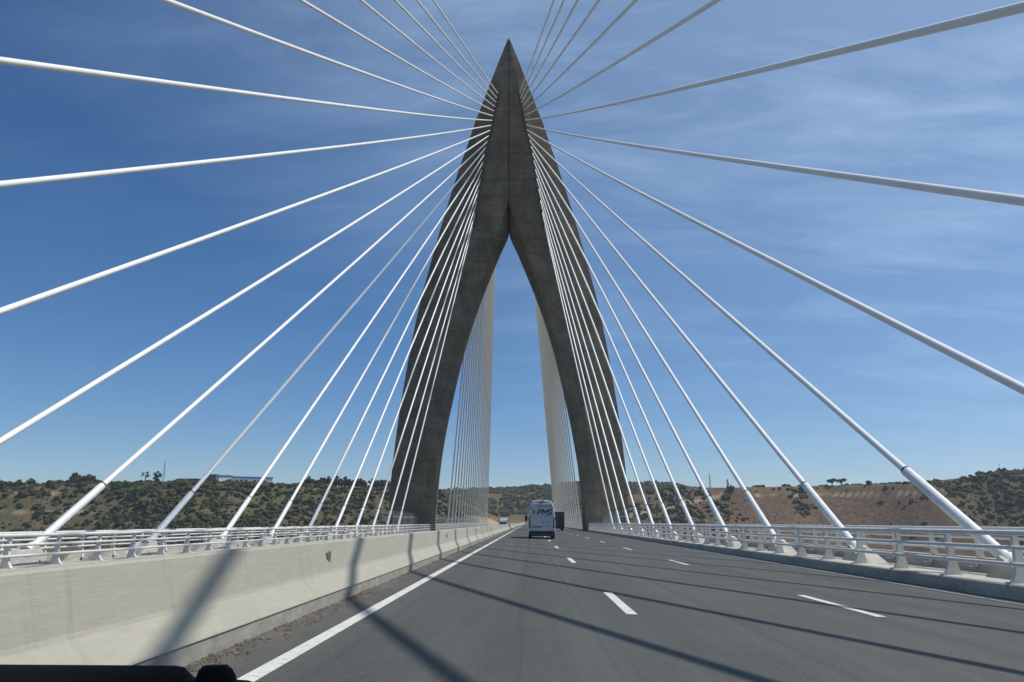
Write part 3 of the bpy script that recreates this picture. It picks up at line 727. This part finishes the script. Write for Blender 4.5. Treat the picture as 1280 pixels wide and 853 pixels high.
def tree(name, kind, x, y, s, label, group, rz=None, dz=-.15):
    t = thing(name, label, 'tree', (x, y, float(height(x, y)) + dz), random.random() * 6.28 if rz is None else rz, group)
    t.scale = (s, s, s * random.uniform(.9, 1.12))
    link('trunk', kind[0], t); link('crown', kind[1], t); return t
def gpx(pxx, y): return (pxx - 660.5) / FPX * y
G1 = 'trees in the line along the far left ridge'
for q_, p in enumerate(np.linspace(-22, 128, 30)):
    y = 474 + random.uniform(-3, 14); x = gpx(p, y)
    big = 1.5 if 92 < p < 122 else 1.0
    tree('ridge_tree', KINDS[random.randrange(2)], x, y, random.uniform(.85, 1.25) * big, 'dark bushy tree in the far left ridge tree line, %s from its left end' % ORD[q_ + 1], G1)
G2 = 'trees on the ridge left of the tower'
for q_, p in enumerate(list(np.linspace(384, 488, 22)) + [548, 553]):
    y = 476 + random.uniform(-3, 12); x = gpx(p, y)
    tree('ridge_tree', KINDS[random.randrange(3)], x, y, random.uniform(.7, 1.15), 'dark tree on the ridge by the left tower leg, %s from the left' % ORD[q_ + 1], G2)
pine = (trunkmesh(6.5, .22, 3, 8, 1.5), crownmesh('crown', 5.2, 9.6, 2.5, 11, 26, .36, 8, .6))
tall = (trunkmesh(3, .3, 4, 9, 3), crownmesh('crown', 1.2, 9.2, 2.7, 30, 34, .4, 9))
tree('pine_tree', pine, gpx(184, 482), 482, 1.0, 'airy tall tree with a small high crown on the left ridge', None)
tree('broadleaf_tree', tall, gpx(200, 482), 482, .98, 'dense upright tree standing beside the thin mast on the left ridge', None)
tree('ridge_bush', KINDS[1], gpx(174, 480), 480, .75, 'low round bush left of the airy tall tree on the left ridge', None)
tree('ridge_bush', KINDS[1], gpx(213, 480), 480, .62, 'low bush just right of the thin mast on the left ridge', None)
for p, s in ((240, .6), (246, .6), (232, .5)):
    tree('ridge_bush', KINDS[1], gpx(p, 478), 478, s, 'low dark bush before the grey shed on the left ridge, %s of three' % {232: 'leftmost', 240: 'middle', 246: 'rightmost'}[p], 'bushes by the grey shed')
umb = (trunkmesh(2.2, .4, 5, 12, 2.2), crownmesh('crown', 2.0, 5.6, 3.4, 22, 34, .42, 12, .7))
yr_ = 520
tree('umbrella_tree', umb, gpx(1031.5, yr_), yr_, .82, 'left one of two joined round dark trees alone on the right hilltop', None)
tree('umbrella_tree', umb, gpx(1042.5, yr_), yr_, .86, 'right one of two joined round dark trees alone on the right hilltop', None)
cyp = (trunkmesh(1.0, .2, 3, 14, .8), crownmesh('crown', .5, 8.0, 1.0, 22, 30, .34, 14, 1., .6))
tree('cypress_tree', cyp, gpx(904.5, 512), 512, .85, 'narrow dark cypress on the right ridge beside a round bush', None)
tree('ridge_bush', KINDS[1], gpx(907, 506), 506, .95, 'round bush below the narrow cypress on the right ridge', None)
tree('ridge_bush', KINDS[1], gpx(1076, 506), 506, .6, 'small lone bush on the brown hilltop right of the pair of round trees', None)
for q_, p in enumerate(np.linspace(1212, 1300, 16)):
    y = 470 + random.uniform(45, 75); x = gpx(p, y)
    tree('ridge_tree', KINDS[random.randrange(2)], x, y, random.uniform(.6, 1.05), 'dark tree on the far right hill crest, %s from the left' % ORD[q_ + 1], 'trees on the far right crest')
for q_, (p, s) in enumerate(((960, .35), (968, .4), (978, .5), (986, .5), (995, .45), (1116, .4), (1130, .45), (1190, .5), (1200, .45))):
    tree('ridge_bush', KINDS[1], gpx(p, 515), 515, s, 'small dark bush on the right skyline, %s from the left' % ORD[q_ + 1], 'bushes on the right skyline')

# ------------------------------------------------------------------ buildings and masts on the ridges
BW = simple('building_white', (.85, .85, .84), .7, 0, .3, .1, .2); BB = simple('building_blue', (.04, .16, .46), .55, 0, .4, .15, .2)
BG = simple('building_grey', (.13, .13, .15), .7, 0, .3, .2, .2); BRK = simple('brick_red_earth', (.26, .12, .07), .9, 0, .2, .3, .3)
def hz(x, y): return float(height(x, y))
yb_ = 505
xa_, xb_ = gpx(273, yb_), gpx(335, yb_)
wb = thing('warehouse', 'long low white and blue industrial building on the left ridge', 'building', ((xa_ + xb_) / 2, yb_ + 9, 24.9), .55)
Lh = (xb_ - xa_) / 2 * 1.06
MB().box((-Lh, 0, -3), (Lh, 16, 3.0)).build('wall', BW, wb)
MB().box((-Lh - .3, -.4, 3.0), (Lh + .3, 16.4, 4.1)).build('roof_band', BB, wb)
MB().box((-Lh - .2, -.9, -3), (-Lh + 7.6, 0, 3.6)).build('end_bay', BW, wb); MB().box((-Lh - .4, -1.1, 3.6), (-Lh + 8, 4, 4.6)).build('roof_band', BB, wb)
for k in range(6):
    x = -Lh + 10.2 + k * 2.9 + (2.6 if k > 2 else 0); f = MB().box((x, -.12, .2), (x + 2.1, .05, 1.9)).build('window', GLASS, wb)
    MB().box((x - .1, -.16, .0), (x + 2.2, .0, .18)).build('sill', BG, f)
sh = thing('annex_building', 'dark blue flat roofed block at the left end of the white warehouse', 'building', (gpx(265.5, yb_ - 4), yb_ - 4, 24.9))
MB().box((-4.2, 0, -3), (3.6, 12, 4.2)).build('wall', BG, sh); MB().box((-4.4, -.2, 4.2), (3.8, 12.2, 4.9)).build('roof', BB, sh); MB().box((-2, -.06, 0), (-.6, .02, 2.2)).build('door', GLASS, sh)
s2 = thing('shed', 'low dark grey shed on the left ridge, left of the white building', 'building', (gpx(233, 500), 500, 24.2))
MB().box((-5, 0, -3), (9, 9, 2.2)).build('wall', BG, s2); MB().loft([[Vector((x, y, z)) for x, z in ((-5.3, 2.2), (9.3, 2.2), (9.0, 2.8), (-5, 2.8))] for y in (-.3, 9.3)]).build('roof', GRILLE, s2); MB().box((-2, -.05, 0), (0, .03, 2.3)).build('door', GLASS, s2)
def mast(label, p, y, h, lattice):
    x = gpx(p, y); t = thing('mast', label, 'mast', (x, y, hz(x, y) - .5))
    if lattice:
        for sx_, sy_ in ((-1, -1), (1, -1), (0, 1)): MB().path([(sx_ * .5, sy_ * .5, 0), (sx_ * .22, sy_ * .22, h)], .09, 4).build('leg', BG, t)
        b = MB()
        for k in range(int(h / 1.5)):
            z0, z1 = k * 1.5, k * 1.5 + 1.5; w0 = .5 - .28 * z0 / h; w1 = .5 - .28 * z1 / h
            b.path([(-w0, -w0, z0), (w1, -w1, z1)], .05, 3).path([(w0, -w0, z0), (0, w1, z1)], .05, 3).path([(0, w0, z0), (-w1, -w1, z1)], .05, 3)
        b.build('bracing', BG, t); MB().path([(0, 0, h - .5), (0, 0, h + 2)], .06, 4).build('antenna', BG, t)
    else:
        MB().path([(0, 0, 0), (0, 0, h)], [.16, .09], 5).build('pole', BG, t); MB().path([(-.9, 0, h - .7), (.9, 0, h - .7)], .07, 4).build('crossarm', BG, t)
mast('thin grey lattice mast beside the dense tree on the left ridge', 207, 481, 14.5, 1)
mast('thin grey lattice mast on the right ridge, left of the cypress', 883, 520, 9.5, 1)
mast('faint utility pole on the right ridge nearest the tower', 803, 520, 9, 0)
mast('faint utility pole on the skyline of the far right hill', 1236, 545, 9, 0)

# earth heaps by the road beyond the bridge
for p, y, s, lab in ((588, 325, 1.5, 'pale earth heap left of the road beyond the bridge'), (722, 330, 1.2, 'pale earth heap right of the road beyond the bridge')):
    x = gpx(p, y)
    v = IV * (1 + (rng.random(len(IV)) - .5)[:, None] * .3) * np.array([3.2 * s, 2.2 * s, 1.3 * s])
    me = npmesh('earth_heap', v, IF, None, True); me.materials.append(simple('pale_earth', (.42, .37, .29), .95, 0, .2, .3, .8))
    tag(link('earth_heap', me, None, None, (x, y, hz(x, y) + .2)), lab, 'earth heap')

# ------------------------------------------------------------------ litter along the barrier foot
def litter(name, n, c0, c1, size, x0, x1, seed):
    R_ = np.random.default_rng(seed); y = 4 + 45 * R_.random(n) ** 1.7; x = x0 + (x1 - x0) * R_.beta(1.2, 2.6, n)
    cl = fbm(x * 1.5 + 90, y * 1.3 + 90, 61, 3); k = cl > .46; x, y = x[k], y[k]; n = len(x)
    s = size * R_.uniform(.4, 1.5, (n, 1)); a = R_.random(n) * 6.28
    d = np.stack([np.cos(a), np.sin(a), R_.uniform(-.2, .2, n)], -1); e = np.stack([-np.sin(a), np.cos(a), R_.uniform(-.3, .3, n)], -1)
    z = np.array([zroad(q) for q in x]) + .012; P = np.stack([x, y, z], -1)
    up = np.array([0, 0, 1.])
    V = np.stack([P + d * s, P + e * s * .5, P - d * s, P - e * s * .5, P + up * s * .5], 1)
    F = np.array([[0, 1, 4], [1, 2, 4], [2, 3, 4], [3, 0, 4]])[None] + (np.arange(n) * 5)[:, None, None]
    V[:, :4, 2] = np.maximum(V[:, :4, 2], z[:, None] - .004)
    me = npmesh(name, V.reshape(-1, 3), F.reshape(-1, 3), None, False)
    me.materials.append(simple(name + '_matter', c0, .9, 0, .2, .5, 6)); o = link(name, me, None, 'stuff'); return o
litter('dry_leaves', 900, (.15, .09, .055), None, .02, -2.72, -2.3, 1)
litter('gravel', 3200, (.2, .185, .16), None, .012, -2.73, -2.15, 2)
litter('dry_grass', 500, (.19, .17, .1), None, .025, -2.73, -2.45, 3)

# ------------------------------------------------------------------ thin haze in the valley air
hb = MB().box((-6200, -3200, -84), (6200, 9200, 92)).mesh('haze'); fixn(hb)
hm = bpy.data.materials.new('haze'); hm.use_nodes = True; ht = hm.node_tree; ht.nodes.clear()
ho = ht.nodes.new('ShaderNodeOutputMaterial'); hv = ht.nodes.new('ShaderNodeVolumePrincipled')
hv.inputs['Color'].default_value = (.86, .92, 1.0, 1); hv.inputs['Density'].default_value = 0.00016; hv.inputs['Anisotropy'].default_value = 0.2
ht.links.new(hv.outputs[0], ho.inputs['Volume']); hb.materials.append(hm); link('haze', hb, None, 'stuff')
SC.cycles.volume_bounces = 0
